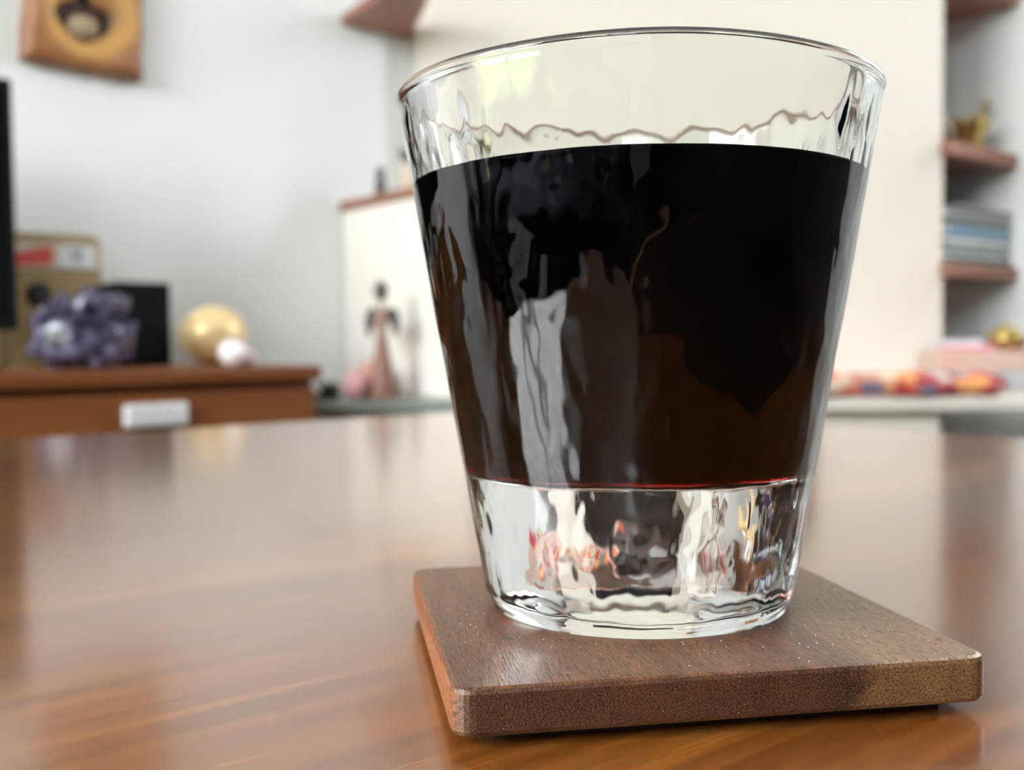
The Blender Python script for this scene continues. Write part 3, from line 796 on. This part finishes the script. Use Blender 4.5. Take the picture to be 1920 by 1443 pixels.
for A, B in zip(rings, rings[1:]):
    for k in range(NR): bm.faces.new((A[k], A[(k + 1) % NR], B[(k + 1) % NR], B[k]))
bm.faces.new(rings[0][::-1]); bm.faces.new(rings[-1])
tag(from_bm('cloth_roll', bm, cloth_mat(), None, True), 'long roll of red, orange and purple patterned cloth lying on the bench ledge', 'cloth')

# low riser behind the cloth with what stands on it
RB = Vector((1.865, 1.005, SZ))     # left front corner, local x runs along the bench
rs = thing('display_riser', 'low pinkish wooden riser standing on the bench ledge behind the cloth', 'stand', RB, radians(-45))
box('top', 0, .30, 0, .14, .042, .078, M['riser'], rs, .003)
box('apron', .006, .105, .004, .018, .026, .0415, M['white_paper'], rs, .001)
box('leg', .008, .030, .03, .11, 0, .0415, M['riser'], rs, .002)
box('leg', .225, .250, .03, .11, 0, .0415, M['fig_skirt'], rs, .002)
RZ = SZ + .0783
def on_riser(x, y): return (RB.x + (x + y) * .7071, RB.y + (-x + y) * .7071, RZ)
def book(name, label, x0, x1, y0, y1, z0, z1, cover, cat='book', group=None, rz=0):
    c = on_riser((x0 + x1) / 2, (y0 + y1) / 2)
    r = thing(name, label, cat, (c[0], c[1], RZ + z0), radians(-45 + rz), group)
    hx, hy, h = (x1 - x0) / 2, (y1 - y0) / 2, z1 - z0
    box('cover', -hx, hx, -hy, hy, 0, h * .14, cover, r); box('cover', -hx, hx, -hy, hy, h * .86, h, cover, r)
    box('spine', -hx, hx, -hy, -hy + .0015, h * .1401, h * .8599, cover, r)
    box('pages', -hx + .002, hx - .002, -hy + .0016, hy - .002, h * .1401, h * .8599, M['white_paper'], r)
book('book', 'thin pink book at the left end of the pinkish riser', .010, .115, .02, .12, 0, .0095, M['pink_paper'])
book('book', 'white book lying on top of the pink book beside the brass pot', .022, .090, .03, .115, .0096, .022, M['white_paper'], rz=2)
book('book', 'dark red book right of the brass pot, cut off by the picture edge', .176, .285, .02, .12, 0, .024, M['red_cover'])
bp = on_riser(.142, .055)
pot = thing('brass_pot', 'little round brass pot on the pinkish riser between the books', 'pot', bp)
lathe('bowl', [(.018, 0), (.020, .003), (.030, .012), (.0335, .022), (.031, .031), (.024, .036), (.026, .039)], M['brass'], pot, 32)
lathe('lid', [(.0255, .0391), (.020, .043), (.008, .046), (.006, .050), (0, .051)], M['brass'], pot, 32)

# magazines on the lower niche shelf
NZ = .6732
pile = [(.014, 'dark_paper', 'dark'), (.012, 'white_paper', 'white'), (.010, 'sage_paper', 'sage green'), (.009, 'grey_paper', 'grey'), (.012, 'white_paper', 'white'), (.008, 'dark_paper', 'black'), (.012, 'blue_paper', 'sky blue'),
        (.009, 'white_paper', 'white'), (.011, 'grey_paper', 'grey'), (.007, 'dark_paper', 'black'), (.012, 'white_paper', 'white'), (.008, 'grey_paper', 'grey')]
ords = ['lowest', 'second', 'third', 'fourth', 'fifth', 'sixth', 'seventh', 'eighth', 'ninth', 'tenth', 'eleventh', 'topmost']
z = NZ
for k, (h, mt, cn) in enumerate(pile):
    r = thing('magazine', f'{cn} magazine, ' + (f'{ords[k]} from the bottom of the niche pile' if 0 < k < 11 else f'{ords[k]} of the pile on the niche shelf'), 'magazine',
              (2.286 + random.uniform(-.005, .005), 1.235 + random.uniform(-.008, .008), z), radians(random.uniform(-2, 2)), 'magazines piled on the lower niche shelf')
    w = random.uniform(.125, .138)
    box('cover', -w, w, -.10, .10, 0, .0008, M[mt], r); box('cover', -w, w, -.10, .10, h - .0008, h - .0001, M[mt], r)
    box('spine', -w, w, -.10, -.0992, .00081, h - .00081, M[mt], r)
    box('pages', -w + .001, w - .001, -.0991, .098, .00081, h - .00081, M['white_paper'] if cn in ('white', 'sky blue') else M['grey_paper'], r)
    z += h

# brass mortar and the dark pot on the middle niche shelf
HZ2 = .9292
mo = thing('mortar', 'brass mortar with its pestle leaning out on the middle niche shelf', 'mortar', (2.322, 1.185, HZ2))
lathe('bowl', [(.030, 0), (.034, .004), (.030, .012), (.036, .025), (.047, .048), (.052, .066), (.054, .070), (.050, .070), (.044, .050), (.030, .030), (0, .024)], M['brass'], mo, 36)
bm = bmesh.new(); tube_bm(bm, [(-.02, -.004, .038), (.02, -.004, .070), (.075, -.004, .112), (.090, -.004, .124), (.096, -.004, .129)], [.010, .006, .0055, .009, .004], 14)
from_bm('pestle', bm, M['brass'], mo, True)
dk = thing('bronze_pot', 'dark bronze pot left of the brass mortar on the niche shelf', 'pot', (2.208, 1.19, HZ2))
lathe('bowl', [(.022, 0), (.034, .010), (.040, .030), (.036, .048), (.028, .056), (.030, .060), (.025, .060), (0, .05)], M['dark_brass'], dk, 32)
lathe('knob', [(0, .0505), (.010, .051), (.009, .062), (.012, .068), (0, .072)], M['dark_brass'], dk, 20)
